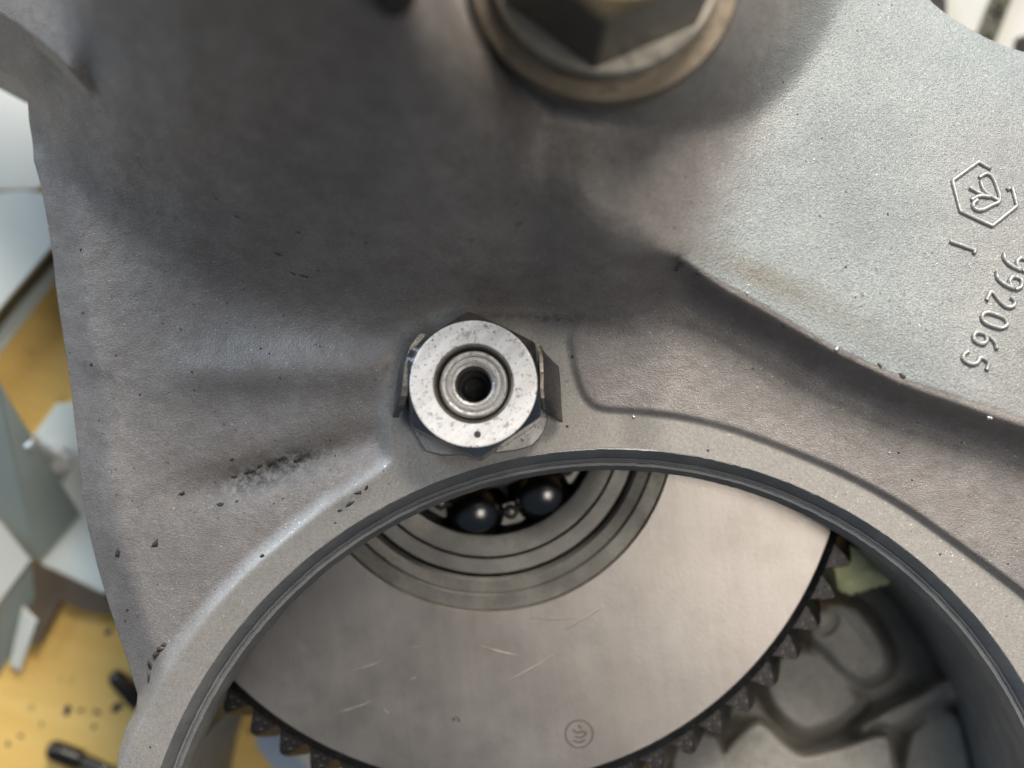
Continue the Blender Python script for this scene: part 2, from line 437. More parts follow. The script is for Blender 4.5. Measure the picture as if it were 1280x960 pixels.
for (x, y, rx, ry, an, s) in [(332,592,76,20,-18,1.0),(350,581,62,13,-18,1.3),(270,628,60,16,-20,.30),(130,468,34,9,16,.42),(108,457,14,6,20,.4),
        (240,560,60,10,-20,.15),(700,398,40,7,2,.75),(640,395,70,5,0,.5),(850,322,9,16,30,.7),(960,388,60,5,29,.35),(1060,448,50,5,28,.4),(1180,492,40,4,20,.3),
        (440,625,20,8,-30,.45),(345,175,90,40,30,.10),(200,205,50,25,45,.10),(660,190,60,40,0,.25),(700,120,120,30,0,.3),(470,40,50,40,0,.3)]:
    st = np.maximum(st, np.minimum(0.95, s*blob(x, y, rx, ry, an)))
armk = sst(0, 5, np.interp(px_all, xC, yCv) - py_all)*sst(815, 935, px_all+0.45*(py_all-320))  # arm's lit tone painted from the crease to the bolt's shadow edge
brown = 0.55*blob(950,345,70,18,25)+0.25*blob(1060,400,90,22,28)+0.22*blob(720,230,110,90)+0.2*blob(620,60,80,60)  # brown patches along the crease, below the bolt and to its left
brown = np.clip(brown + 0.35*sst(400, 460, py_all)*sst(1300, 900, px_all)*sst(720,800,px_all)*0, 0, 1)
npad = len(low)
for nm, arr in (('machined', KP[used]), ('stain', st), ('lit_arm', armk*0.95*(1-0.45*sst(1090, 1270, px_all)*sst(60, 220, py_all))), ('brown', brown)):  # the arm's painted lit tone weakens towards the letters
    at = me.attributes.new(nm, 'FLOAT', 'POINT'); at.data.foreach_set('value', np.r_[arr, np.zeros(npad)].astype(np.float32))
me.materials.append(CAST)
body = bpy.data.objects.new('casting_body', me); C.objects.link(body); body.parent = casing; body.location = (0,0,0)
ABS[body.name] = ABS[casing.name]
def surf(px, py, dz=0.0):
    z = float(height(np.array([[float(px)]]), np.array([[float(py)]]))[0][0,0])+dz
    return P(px, py, z)
def surf_many(pts, dz=0.0):
    X = np.array([[p[0] for p in pts]], float); Y = np.array([[p[1] for p in pts]], float)
    Z = height(X, Y)[0][0]
    return [P(p[0], p[1], float(z)+dz) for p, z in zip(pts, Z)]

# bore mouth: chamfer, ledge, groove; then the wall
WC = (BC[0]-640, 480-BC[1])
V, F = lathe([(602,-9),(600,-1.0),(598.2,-0.4),(596.8,-2.0),(588.5,-10),(587,-14),(586.2,-18),(583.5,-18.6),(582.8,-21.5),(581.6,-21.5),(580.8,-19.0),(577,-19.6),(575.8,-22),(571,-33),(570,-37),(570,-78),(600,-86)], 480, WC)
nr = np.random.default_rng(5); V2 = []
for i in range(480):
    kx = 1 + 0.00035*nr.normal(); nick = 0.0012 if nr.random() < 0.02 else 0.0
    for q in range(len(V)//480):
        x, y, z = V[i*(len(V)//480)+q]; f = (kx + (nick if q < 6 else 0))
        V2.append((WC[0]+(x-WC[0])*f, WC[1]+(y-WC[1])*f, z))
sharp(mk('bore_rim', V2, F, RIM, casing, (0,0,ZB)), 32)
for a0, a1 in ((-72, 53.5), (158, 205)):
    V, F = lathe([(571.5,-70),(571,-160),(568,ZB),(612,ZB),(612,-70)], 150, WC, a0, a1)
    n = len(V); F.append((0,1,2,3,4)); F.append((n-1,n-2,n-3,n-4,n-5))
    sharp(mk('bore_wall', V, F, RIM, casing, (0,0,ZB)), 40)
# raised cast writing
def strokes(name, polylines, r=3.0, label=None, hard=False):
    parts = []
    for pl in polylines:
        q = chaikin(pl, 1 if hard and pl is polylines[0] else 2, False) if len(pl) > 2 else [pl[0], tuple((np.array(pl[0])+np.array(pl[1]))/2), pl[1]]
        parts.append(tube(surf_many(q, 1.6), lambda t: r*(0.92+0.16*random.random()), 8))
    V, F = join(parts)
    o = mk(name, V, F, CASTL, casing, (0,0,ZB))
    if label: o['label'] = label
    return o
def letter_material():
    t = NT('cast_letter'); f = t.noise(4, 3)
    return t.set(t.mix(f, (0.36, 0.37, 0.365), (0.44, 0.45, 0.44)), 0.42, 0.45, t.bump(f, 1.2, 0.6))
CASTL = letter_material()
strokes('cast_emblem', [[(1239,211),(1225,203),(1224,202),(1222,203),(1193,224),(1191,225),(1191,227),(1200,262),(1201,264),(1203,265),(1238,281),(1240,282),(1242,281),(1269,259),(1271,258),(1271,256),(1265,232)],
        [(1224,222),(1232,216),(1240,219),(1246,232),(1252,252),(1240,256),(1228,263),(1219,262),(1215,255),(1222,250)],
        [(1226,226),(1229,238),(1240,246),(1251,252)],[(1212,234),(1222,240),(1230,244)],[(1214,250),(1224,244),(1238,246)],
        [(1259,237),(1264,234)]], 2.7, 'raised hexagon emblem with a flowing monogram inside', True)
strokes('cast_digit', [[(1187,301),(1204,307),(1220,313)],[(1220,313),(1217,317)]], 2.8, 'raised figure 1 under the emblem')
RD = np.array((-.357,.934)); UP = np.array((.934,.357))
GL = {'9': [[(.42,.34),(.2,.5),(-.1,.5),(-.38,.42),(-.38,.1),(-.05,.02),(.3,.12),(.42,.34),(.36,-.1),(.15,-.42),(-.25,-.5)]],
      '2': [[(-.38,.28),(-.2,.5),(.2,.5),(.38,.25),(.1,-.1),(-.38,-.48),(.4,-.48)]],
      '0': [[(0,.5),(.36,.36),(.4,0),(.36,-.36),(0,-.5),(-.36,-.36),(-.4,0),(-.36,.36),(0,.5)]],
      '6': [[(.3,.46),(-.1,.35),(-.38,-.05),(-.3,-.42),(0,-.5),(.34,-.4),(.36,-.08),(.05,.06),(-.34,-.1)]],
      '5': [[(.36,.48),(-.26,.48),(-.32,.06),(.1,.12),(.38,-.1),(.3,-.44),(-.05,-.5),(-.36,-.36)]]}
for ch, (cx, cy) in zip('992065', [(1270,327),(1261,350),(1252,374),(1243,400),(1233,425),(1220,450)]):
    strokes('cast_digit', [[tuple(np.array((cx,cy))+RD*x*19+UP*y*35) for x, y in pl] for pl in GL[ch]], 2.9)
# flash and burrs on the casting's edges, clots of grime (too small and irregular to count)
def crumb(px, py, r, el=1.0, ang=0, dz=0.0):
    bx, by, bz = surf(px, py, dz)
    bm = bmesh.new(); bmesh.ops.create_icosphere(bm, subdivisions=2, radius=1)
    s = random.random()*50
    V = []
    ca, sa = math.cos(R(ang)), math.sin(R(ang))
    for v in bm.verts:
        k = 1+0.5*math.sin(3.1*v.co.x+s)*math.cos(2.7*v.co.y+s*1.3)+0.34*math.sin(7*v.co.x+5*v.co.y+s)
        x = v.co.x*r*el*k; y = v.co.y*r*k
        V.append((bx+(x*ca-y*sa)*0.68, by+(x*sa+y*ca)*0.68, bz+v.co.z*min(r, 4)*0.36*k))
    F = [tuple(v.index for v in f.verts) for f in bm.faces]; bm.free(); return V, F
G = []
for (x, y, r, el, an) in [(148,690,5,1.6,80),(194,680,4.5,1.7,50),(227,617,4.5,1.2,60),(275,631,4,1.3,0),(290,574,3,1.2,70),(328,695,4.5,1.2,60),(196,818,4,2.2,50),(200,812,4,1.5,20),
      (188,830,4.5,2.0,80),(187,848,4,2.4,95),(205,806,3,1.4,20),(296,627,2.5,1.4,0),(100,622,0,1,0),(292,596,3.2,1.8,20),(311,589,4.4,1.7,20),
      (325,582,3,2,35),(338,578,4.8,1.3,40),(352,572,3.0,2.4,15),(372,574,5,1.5,10),(101,312,2.5,1,0),(104,391,2.6,1,0),
      (88,441,2,1,0),(115,456,3,1.4,0),(124,525,2,1,0),(270,248,2.2,1.2,0),(410,300,1.8,1,0),(457,303,2,1,0),(305,361,1.8,1,0),(326,436,1.8,1,0),(337,442,1.8,1,0),(240,465,1.7,1,0),
      (350,472,1.7,1,0),(243,488,1.7,1,0),(145,444,1.7,1,0),(175,493,1.7,1,0),(226,412,1.5,1,0),(400,433,1.7,1,0),(413,550,2,1,0),(160,762,2.2,1.5,60),(157,775,2,1.6,60),(172,770,1.6,1,0),
      (1025,270,2.2,1,0),(1110,268,2.2,1.3,-50),(1057,334,2.4,1.1,0),(997,143,1.6,1,0),(852,330,3.4,3,50),(846,337,2.5,2,40),(873,343,2.5,1.6,-20),(1128,470,4,1.5,-30),
      (1100,457,3,1.6,-20),(980,408,2.5,2.2,-28),(1010,423,2.5,2.5,-25),(716,446,2.6,1,0),(709,533,2.2,1.2,0),(885,563,2.2,1.3,0),(1123,566,2,1,0),(1140,600,1.8,1,0),(1260,705,2,1,0),
      (1175,693,2,1.2,0),(188,934,2,1,0),(448,616,3,2.2,25),(437,630,2.6,2.6,35),(425,638,2.4,2,30),(458,610,2.4,2,50),(345,316,1.8,6,-28),(378,344,1.9,4.5,-20),(365,341,1.6,3,-25),(398,338,1.8,1.6,0),(295,270,1.4,4,-30),(372,290,1.5,4,-25)]:
    if r > 0: G.append(crumb(x, y, r, el, an))
for _ in range(14):
    x = random.uniform(110, 480); y = random.uniform(380, 720)
    if float(sdf(OUTLINE, np.array([[x]]), np.array([[y]]))[0,0]) > 15: G.append(crumb(x, y, random.uniform(.8, 1.6), random.uniform(1, 1.8), random.uniform(0, 180)))
for _ in range(16):
    x = random.uniform(900, 1270); y = random.uniform(60, 440)
    if float(sdf(OUTLINE, np.array([[x]]), np.array([[y]]))[0,0]) > 15: G.append(crumb(x, y, random.uniform(.7, 1.5), random.uniform(1, 1.6), random.uniform(0, 180)))
V, F = join(G)
tag(mk('grime_specks', V, F, GRIME, casing, (0,0,ZB)), kind='stuff')
B = []
for (x, y, r) in [(1046,436,4),(1192+45,522,4),(934,366,2),(792,521,2),(1152-40,566,1.6)]:
    B.append(crumb(x, y, r, 1.2, 20, 1.0))
V, F = join(B); tag(mk('metal_burrs', V, F, ZINC, casing, (0,0,ZB)), kind='stuff')

# floor of the chamber seen past the gear: lobes and ribs
ZF = -345.0
def crop1(pts): return [(880+x/3.2, 660+y/3.2) for x, y in pts]
LOBA = chaikin(crop1([(440,310),(560,285),(640,330),(735,470),(745,560),(680,615),(590,620),(470,490),(400,430)]), 2)
LOBB = chaikin(crop1([(250,520),(420,460),(520,560),(630,670),(620,720),(510,800),(370,830),(230,670)]), 2)
RIBC = chaikin(crop1([(600,800),(720,720),(860,660),(990,590),(1100,610),(1100,700),(960,690),(850,760),(760,810),(690,790),(640,830)]), 2)
BLKE = chaikin(crop1([(40,990),(90,870),(200,770),(250,790),(310,860),(380,915),(450,905),(580,870),(720,815),(752,850),(790,1200),(40,1200)]), 2)
PKTD = chaikin(crop1([(790,850),(930,715),(990,720),(1050,800),(1110,1200),(800,1200)]), 1)
BLKF = chaikin(crop1([(-130,820),(40,815),(70,880),(140,1200),(-130,1200)]), 1)
fx_ = np.arange(820, 1262, 2.5); fy_ = np.arange(680, 1022, 2.5); FX, FY = np.meshgrid(fx_, fy_)
def raise_to(z, poly, top, wd):
    s = sdf(poly, FX, FY); k = sst(-wd, wd*0.6, s); return z*(1-k)+top*k
FZ = np.full(FX.shape, ZF) + 3*vnoise(FX, FY, 40, 31)
FZ = raise_to(FZ, LOBB, -284, 14); FZ = raise_to(FZ, LOBA, -262, 13)
FZ = raise_to(FZ, PKTD, -305, 12); FZ = raise_to(FZ, RIBC, -282, 12)
FZ = raise_to(FZ, BLKE, -262, 7); FZ = raise_to(FZ, BLKF, -245, 5)
ln = (FX-1050)*0.62-(FY-755)*0.47
FZ = FZ + 3.5*np.exp(-(ln/2.2)**2)*sst(750, 760, FY)*sst(825, 815, FY)
rr = np.hypot(FX-1029, FY-775); FZ = FZ - 10*np.exp(-((rr-15)/3.0)**2)
FZ = FZ + 0.6*vnoise(FX, FY, 9, 33)
s_ = (D-FZ)/D; VXf = np.stack([(FX-640)*s_, (480-FY)*s_, FZ], -1)
rbw = np.hypot(VXf[...,0]-WC[0], VXf[...,1]-WC[1])
ny, nx = FX.shape; keep = rbw < 590
iq = np.arange(ny*nx).reshape(ny, nx)
fk = keep[:-1,:-1] & keep[1:,:-1] & keep[:-1,1:] & keep[1:,1:]
FQ2 = np.c_[iq[:-1,:-1][fk], iq[1:,:-1][fk], iq[1:,1:][fk], iq[:-1,1:][fk]]
uu = np.unique(FQ2); rm = -np.ones(ny*nx, int); rm[uu] = np.arange(len(uu))
mk('chamber_floor', VXf.reshape(-1,3)[uu], rm[FQ2], INNER, casing, (0,0,ZB))

# ------------------------------------------------------------------ tab washer, nut and shaft end
TILT = Euler((R(-7.0), R(-0.5), 0)).to_matrix()
NO = Vector((-45.5, -8.5, 0.0))
def tl(V): return [tuple(NO + TILT @ Vector((v[0], v[1], v[2]))) for v in V]
wash = thing('tab_washer', 'bent tab lock washer of thin steel under the hexagon nut', 'washer', tuple(NO))
wp = chaikin([(-66,72),(-40,80),(20,84),(66,72),(80,40),(86,-10),(91,-36),(84,-56),(66,-74),(10,-80),(-58,-82),(-72,-60),(-84,-36),(-88,10),(-82,48)], 1)
V, F = prism(wp, 0.5, 8)
bevel(sharp(mk('plate', tl(V), F, WASHM, wash, tuple(NO)), 30), 1.5)
def tab(base, top, thick, lean=0.0):
    """bent-up tab: strip following base polyline (x,y) rising to the top polyline with height"""
    b = np.array(base, float); t = np.array(top, float); n = len(b)
    V = []; F = []
    prof = [(0,0.0),(0.10,0.20),(0.35,0.55),(0.7,0.85),(1.0,1.0)]
    for side in (0, 1):
        for (u_, hz) in prof:
            for i in range(n):
                p = b[i]*(1-u_)+t[i][:2]*u_
                x, y = p[0], p[1]; z = 4 + hz*(t[i][2]-4)
                nx_ = -np.sign(b[:,0].mean())*thick*side
                V.append((x+nx_*(1.0), y, z + (0.0 if side == 0 else 0.5)))
    m = len(prof); S = m*n
    q = lambda s, j, i: s*S+j*n+i
    for j in range(m-1):
        for i in range(n-1):
            F.append((q(0,j,i), q(0,j,i+1), q(0,j+1,i+1), q(0,j+1,i))); F.append((q(1,j,i), q(1,j+1,i), q(1,j+1,i+1), q(1,j,i+1)))
    top_f = []
    for i in range(n-1): top_f.append((q(0,m-1,i), q(0,m-1,i+1), q(1,m-1,i+1), q(1,m-1,i))); F.append((q(0,0,i), q(1,0,i), q(1,0,i+1), q(0,0,i+1)))
    for j in range(m-1): F.append((q(0,j,0), q(0,j+1,0), q(1,j+1,0), q(1,j,0))); F.append((q(0,j,n-1), q(1,j,n-1), q(1,j+1,n-1), q(0,j+1,n-1)))
    return V, F, top_f
def add_tab(base, top, thick):
    V, F, T = tab(base, top, thick)
    o = mk('tab', tl(V), F, TABM, wash, tuple(NO)); sharp(o, 40)
    vs_ = []; 
    for f in T: vs_ += [V[i] for i in f]
    fs = [(4*i, 4*i+1, 4*i+2, 4*i+3) for i in range(len(T))]
    vv = [(x, y, z+0.6+0.9*random.random()) for x, y, z in vs_]
    e = mk('sheared_edge', tl(vv), fs, TABEDGE, o, tuple(NO), smooth=False)
add_tab([(-78,60),(-90,46),(-97,22),(-100,-4),(-102,-26),(-103,-34)], [(-66,62,60),(-77,47,63),(-83,24,65),(-86,-2,65),(-88,-14,62),(-93,-24,44)], 8)
add_tab([(88,42),(104,30),(106,10),(107,-12),(108,-30),(109,-40)], [(80,52,50),(83,36,58),(84,16,60),(84,-4,60),(85,-16,56),(88,-28,40)], 4)

nut = thing('hexagon_nut', 'bright steel hexagon nut with pitted flat face inside the bent lock tabs', 'nut', tuple(NO))
NA = 78.0; ZT = 74.0; TH0 = R(90+4.5+30)
n = 180; ang = np.linspace(0, 2*math.pi, n, endpoint=False)
hexr = NA/np.cos(((ang-TH0+math.pi/6) % (math.pi/3))-math.pi/6)
hexr = np.minimum(hexr, 89.0)
V = []; F = []
prof = []
for a_, h_ in zip(ang, hexr):
    ch = (h_-76.0)*0.72
    ring = [(46,10),(46,ZT-5),(48.2,ZT-0.9),(49.2,ZT),(50.2,ZT),(74.6,ZT),(75.4,ZT),(76.3,ZT-0.5),(h_-0.6,ZT-ch),(h_,ZT-ch-1.0),(h_,12),(h_-2,8.3)]
    for (r_, z_) in ring: V.append((r_*math.cos(a_), r_*math.sin(a_), z_))
m = len(ring)
for i in range(n):
    j = (i+1) % n
    for q in range(m-1): F.append((i*m+q, i*m+q+1, j*m+q+1, j*m+q))
fbody = [f for f in F if (f[0] % m) not in (2, 3, 4, 5, 6)]
fface = [f for f in F if (f[0] % m) in (2, 3, 4, 5, 6)]
def sub(V, F):
    us = sorted({i for f in F for i in f}); rmp = {k: i for i, k in enumerate(us)}
    return [V[i] for i in us], [tuple(rmp[i] for i in f) for f in F]
v_, f_ = sub(V, fbody); sharp(mk('nut_body', tl(v_), f_, CHROME, nut, tuple(NO)), 25)
v_, f_ = sub(V, fface); sharp(mk('nut_face', tl(v_), f_, NUTF, nut, tuple(NO)), 40)
# little punch mark and thread inside the nut
V, F = lathe([(4.2,0.25),(3.2,0.45),(0.1,0.3)], 14, (5,-61)); V = [(x, y, z+ZT) for x, y, z in V]
mk('punch_mark', tl(V), F, GRIME, nut, tuple(NO))
V = []
prof = [(46,14)]
zz = 14
while zz < ZT-8: prof += [(42.5, zz+2), (46, zz+4)]; zz += 4
V, F = lathe(prof, 72); mk('thread', tl(V), F, BRASSY, nut, tuple(NO))

sh = thing('drilled_shaft_end', 'turned steel shaft end with black centre hole inside the hexagon nut', 'shaft', tuple(NO))
V, F = lathe([(45.5,2),(45.5,ZT-31),(44,ZT-30),(41.2,ZT-30),(41.0,ZT-14),(39.2,ZT-12.4),(38,ZT-12),(37,ZT-12),(34.5,ZT-12.6),(33.6,ZT-14),(32.6,ZT-14),(32,ZT-12.8),(31.2,ZT-12.6),(27.6,ZT-12.8),(27,ZT-13.8),(26.2,ZT-13.8),(25.6,ZT-13),(22.6,ZT-14),(21.2,ZT-18),(20.7,ZT-30),(19.5,ZT-62)], 96); V = [(x, y, z+5) for x, y, z in V]
sharp(mk('shaft_body', tl(V), F, SHAFT, sh, tuple(NO)), 25)
V, F = lathe([(20.6,ZT-60),(19.9,ZT-33),(15,ZT-35),(8,ZT-34),(0.1,ZT-35)], 48); V = [(x, y, z-26 if x*x+y*y < 250 else z) for x, y, z in V]
mk('centre_hole', tl(V), F, BLACK, sh, tuple(NO))

# ------------------------------------------------------------------ gear, hub rings and bearing
ZG = -120.0; gs = (D-ZG)/D
GC = ((608-640)*gs, (480-529)*gs)
gear = thing('toothed_gear_wheel', 'large flat ground steel gear wheel with dark oily teeth below the bore', 'gear', (GC[0], GC[1], ZG))
GO = (GC[0], GC[1], ZG)
r0 = 235*gs; r1 = 452*gs
def disc_mesh():
    prof = [(r0,-14),(r0,-1.6),(r0+1.6,0)]
    prof += [(r, 0) for r in np.linspace(r0+6, r1-6, 8)]
    prof += [(r1-2,0),(r1,-1.2),(r1+2,-5),(r1+6,-9),(r1+6.5,-70),(r0+20,-70),(r0,-60),(r0,-14)]
    return lathe([(r, ZG+z) for r, z in prof], 240, GC)
V, F = disc_mesh(); sharp(mk('disc', V, F, DISC, gear, GO), 30)
# dark bevel ring at the rim
V, F = lathe([(r1-0.5,ZG-0.2),(r1+2,ZG-2.2),(r1+7,ZG-5.5),(r1+12,ZG-9.5),(r1+13,ZG-14),(r1+13,ZG-70),(r1+4,ZG-71)], 240, GC)
sharp(mk('rim_band', V, F, TOOTH, gear, GO), 30)
NTH = 68; pit_ = 2*math.pi/NTH
def tooth_mesh():
    rr0 = r1+10; H = 44.0
    prof = [(-0.48,0.0),(-0.41,2.5),(-0.32,10),(-0.22,23),(-0.07,34),(0.07,34),(0.22,23),(0.32,10),(0.41,2.5),(0.48,0.0)]
    V = []; F = []; lv = 5; hel = 0.55
    for k in range(lv):
        u = k/(lv-1); z = -9 - 64*u if k else -9
        ch = 3.5 if k in (0,) else 0.0
        for (t, h) in prof:
            a = (t + hel*u)*pit_; r = rr0 + max(0, h - ch*(h > 20)) - (2.0 if False else 0)
            V.append((r*math.cos(a), r*math.sin(a), z - (h*0.05)))
    n_ = len(prof)
    for k in range(lv-1):
        for i in range(n_-1): F.append((k*n_+i, k*n_+i+1, (k+1)*n_+i+1, (k+1)*n_+i))
    F.append(tuple(range(n_))[::-1]); F.append(tuple(range((lv-1)*n_, lv*n_)))
    return V, F
V, F = tooth_mesh()
t0 = mk('tooth', [(x+GC[0], y+GC[1], z+ZG) for x, y, z in V], F, TOOTH, gear, GO); sharp(t0, 35)
bevel(t0, 1.4, 1, 40)
for i in range(1, NTH):
    o = t0.copy(); C.objects.link(o); o.parent = gear; o.location = t0.location; o.rotation_euler = (0, 0, i*pit_)
t0.rotation_euler = (0, 0, 0)
def hub(name, prof, mat, n=200):
    V, F = lathe([(r*gs, ZG+z) for r, z in prof], n, GC); return sharp(mk(name, V, F, mat, gear, GO), 22)
hub('hub_ring', [(235.5,-30),(235.3,-6),(233.5,-4.5),(216,-5),(214,-6.5),(212.5,-8.8),(199,-10),(194.5,-13.5),(193,-18),(193,-40)], HUB)
hub('hub_ring', [(193,-40),(191.0,-22),(190.4,-12),(189,-10.5),(171.5,-11),(170.3,-13),(170,-20),(169,-40)], RACE)
# scratches on the ground face
SCR = [((703,789),(754,758)),((620,858),(692,818)),((602,808),(648,820)),((425,890),(466,876)),((660,773),(720,773)),((616,783),(630,776)),((512,850),(520,846)),((442,838),(480,825)),((480,886),(486,892)),((512,810),(530,808)),((940,620),(936,660)),((775,700),(779,740)),((760,770),(756,900))]
S = []
for i, (p, q) in enumerate(SCR):
    p = np.array(p, float); q = np.array(q, float); d = (q-p)/np.linalg.norm(q-p); nrm = np.array((-d[1], d[0]))
    wd = 0.6*(0.9 if i in (4, 10, 11, 12) else 1.5)*(0.55 if i > 9 else 1)
    ring = []
    for u in np.linspace(0, 1, 9):
        c_ = p+(q-p)*u + nrm*2.0*math.sin(u*3.1)*(1 if i == 1 else .4)
        k = wd*(0.15+math.sin(math.pi*min(1, max(0.02, u)))**0.6)*(0.7+0.5*random.random())
        ring.append((c_+nrm*k, c_-nrm*k, c_))
    V = []; F = []
    for a_, b_, c_ in ring:
        V += [P(*a_, ZG+0.12), P(*c_, ZG+0.75), P(*b_, ZG+0.12)]
    for k in range(8): F += [(3*k, 3*k+1, 3*k+4, 3*k+3), (3*k+1, 3*k+2, 3*k+5, 3*k+4)]
    S.append((V, F))
V, F = join(S[:10]); mk('scratch_marks', V, F, simple_metal('bright_scratch', (0.34, 0.31, 0.27), 0.6, 0.4), gear, GO, smooth=False)['kind'] = 'stuff'
# stamped round mark and a small figure
ring = [P(724+17*math.cos(a), 917+17*math.sin(a), ZG+0.2) for a in np.linspace(0, 2*math.pi, 40, endpoint=False)]
ETCH = simple_metal('etched_mark', (0.12, 0.105, 0.09), 0.6, 0.4, (0.3, 0.27, 0.24), 4, 0.8)
parts = [tube(ring, 1.1, 6, True, squash=0.5)]
for pl in [[(716,912),(722,916),(730,913),(733,917),(727,922),(718,920)],[(717,925),(725,928),(732,924)],[(723,906),(727,910)]]:
    parts.append(tube([P(x, y, ZG+0.2) for x, y in chaikin(pl, 1, False)], 1.3, 6, squash=0.5))
V, F = join(parts); mk('stamped_mark', V, F, ETCH, gear, GO)['label'] = 'small round stamped mark with a curl inside'
V, F = tube([P(x, y, ZG+0.2) for x, y in [(566,901),(568,897),(571,896),(573,898),(574,902)]], 1.2, 6, squash=0.5)
mk('stamped_mark', V, F, ETCH, gear, GO)
V, F = lathe([(90,ZG-70),(90,ZB)], 64, GC); mk('gear_shaft', V, F, DARKST, gear, GO)

brg = thing('ball_bearing', 'open ball bearing with dark steel balls set in the gear hub', 'bearing', (GC[0], GC[1], ZG-60))
BO = (GC[0], GC[1], ZG-60)
def bring(name, prof, mat, n=180):
    V, F = lathe([(r*gs, ZG+z) for r, z in prof], n, GC); return sharp(mk(name, V, F, mat, brg, BO), 25)
bring('outer_race', [(168.5,-60),(168.3,-9),(167,-7.5),(145,-8),(142,-9),(141,-11),(140.5,-24),(146,-34),(149,-44),(146,-54),(140,-60)], RACE)
bring('inner_race', [(84,-70),(80,-60),(78,-50),(80,-40),(84,-32),(83.5,-22),(82,-20),(62,-20),(60,-22),(60,-70)], DARKST)
bm = bmesh.new(); bmesh.ops.create_uvsphere(bm, u_segments=32, v_segments=20, radius=43*gs)
Vb = [tuple(v.co) for v in bm.verts]; Fb = [tuple(v.index for v in f.verts) for f in bm.faces]; bm.free()
b0 = None
for i in range(8):
    a_ = R(-(97.5-48.5*i) if i < 2 else -(97.5-48.5)+ -(0) + 48.5 + 0) if False else R(-97.5+45.0*i)
    x = GC[0]+115*gs*math.cos(a_); y = GC[1]+115*gs*math.sin(a_)
    if b0 is None:
        b0 = mk('bearing_ball', [(vx+x, vy+y, vz+ZG-50) for vx, vy, vz in Vb], Fb, BALL, brg, (x, y, ZG-50))
    else:
        o = b0.copy(); C.objects.link(o); o.parent = brg; o.location = Vector((x, y, ZG-50))*K - Vector(ABS[brg.name])
bring('dark_backing', [(150,-78),(150,-74),(58,-74),(58,-78),(150,-78)], DARKST)  # added dark plate, keeps the bench's orange out of the bearing gap
# pressed cage with rivets between the balls
cg = bring('cage', [(128,-58),(128,-54),(104,-54),(104,-58),(128,-58)], DARKST)
for i in range(8):
    a_ = R(-97.5+22.5+45.0*i); x = GC[0]+117*gs*math.cos(a_); y = GC[1]+117*gs*math.sin(a_)
    V, F = lathe([(11,-38),(10.5,-27),(8.5,-25.5),(7.5,-24),(6.5,-20.5),(3.5,-19),(0.1,-18.6)], 24, (x, y)); V = [(p, q, z+ZG) for p, q, z in V]
    mk('rivet', V, F, RACE, brg, BO)
    e = Vector((math.cos(a_), math.sin(a_))); tn = Vector((-e.y, e.x))
    poly = [Vector((x, y))+e*p*gs+tn*q*gs for p, q in [(13,-17),(16,-9),(16,9),(13,17),(2,11),(-12,10),(-12,-10),(2,-11)]]
    V, F = prism([tuple(p) for p in poly], ZG-36, ZG-27); bevel(sharp(mk('cage_bridge', V, F, RACE, brg, BO), 30), 1.2)

# ------------------------------------------------------------------ large bolt on the boss, with its washer; second stud
ZW = 252.0
bc = P(757, -43, ZW); BX, BY = bc[0], bc[1]; s_w = (D-ZW)/D
bw = thing('flat_washer', 'thick yellowish plated washer under the large bolt head', 'washer', (BX, BY, 222))
V, F = lathe([(70,212),(170*s_w,212),(172*s_w,217),(172*s_w,ZW-2),(169*s_w,ZW),(90,ZW),(70,ZW-2)], 128, (BX, BY))
sharp(mk('washer_ring', V, F, BRASSY, bw, (BX, BY, 222)), 30)
hb = thing('hexagon_bolt', 'large brown steel hexagon bolt head with broad collar on the boss', 'bolt', (BX, BY, ZW))
HO = (BX, BY, ZW)
V, F = lathe([(80,ZW-1),(143*s_w,ZW-1),(146*s_w,ZW+3),(145*s_w,ZW+26),(141*s_w,ZW+30),(100*s_w,ZW+33),(60,ZW+33)], 128, (BX, BY))
sharp(mk('collar', V, F, simple_metal('collar_steel', (0.40, 0.365, 0.30), 0.42, 0.6, (0.16, 0.13, 0.1), 14, 0.6), hb, HO), 30)
n = 180; th0 = R(-90-7+30); ap = 138*s_w*0.866
V = []; F = []
for a_ in np.linspace(0, 2*math.pi, n, endpoint=False):
    h_ = min(ap/math.cos(((a_-th0+math.pi/6) % (math.pi/3))-math.pi/6), ap*1.145)
    ring = [(h_,ZW+28),(h_,ZW+222-(h_-ap)*.6),(h_-1,ZW+223.5-(h_-ap)*.6),(ap-3,ZW+229),(ap-5,ZW+230),(1,ZW+230)]
    for r_, z_ in ring: V.append((BX+r_*math.cos(a_), BY+r_*math.sin(a_), z_))
m = len(ring)
for i in range(n):
    j = (i+1) % n
    for q in range(m-1): F.append((i*m+q, i*m+q+1, j*m+q+1, j*m+q))
fb_ = [f for f in F if f[0] % m < 2]; ft_ = [f for f in F if f[0] % m >= 2]
v_, f_ = sub(V, fb_); sharp(mk('head', v_, f_, BOLTM, hb, HO), 25)
v_, f_ = sub(V, ft_); sharp(mk('head_top', v_, f_, GOLD, hb, HO), 25)
sx = surf(490, -14)
stud = thing('round_stud', 'dark round stud beside the large bolt on the casing wall', 'stud', sx)
V, F = lathe([(0.1,34),(14,34),(20,30),(21,26),(21,-22)], 40, (0, 0)); V = [(x+sx[0], y+sx[1], z+sx[2]) for x, y, z in V]
sharp(mk('stud_end', V, F, DARKST, stud, sx), 30)

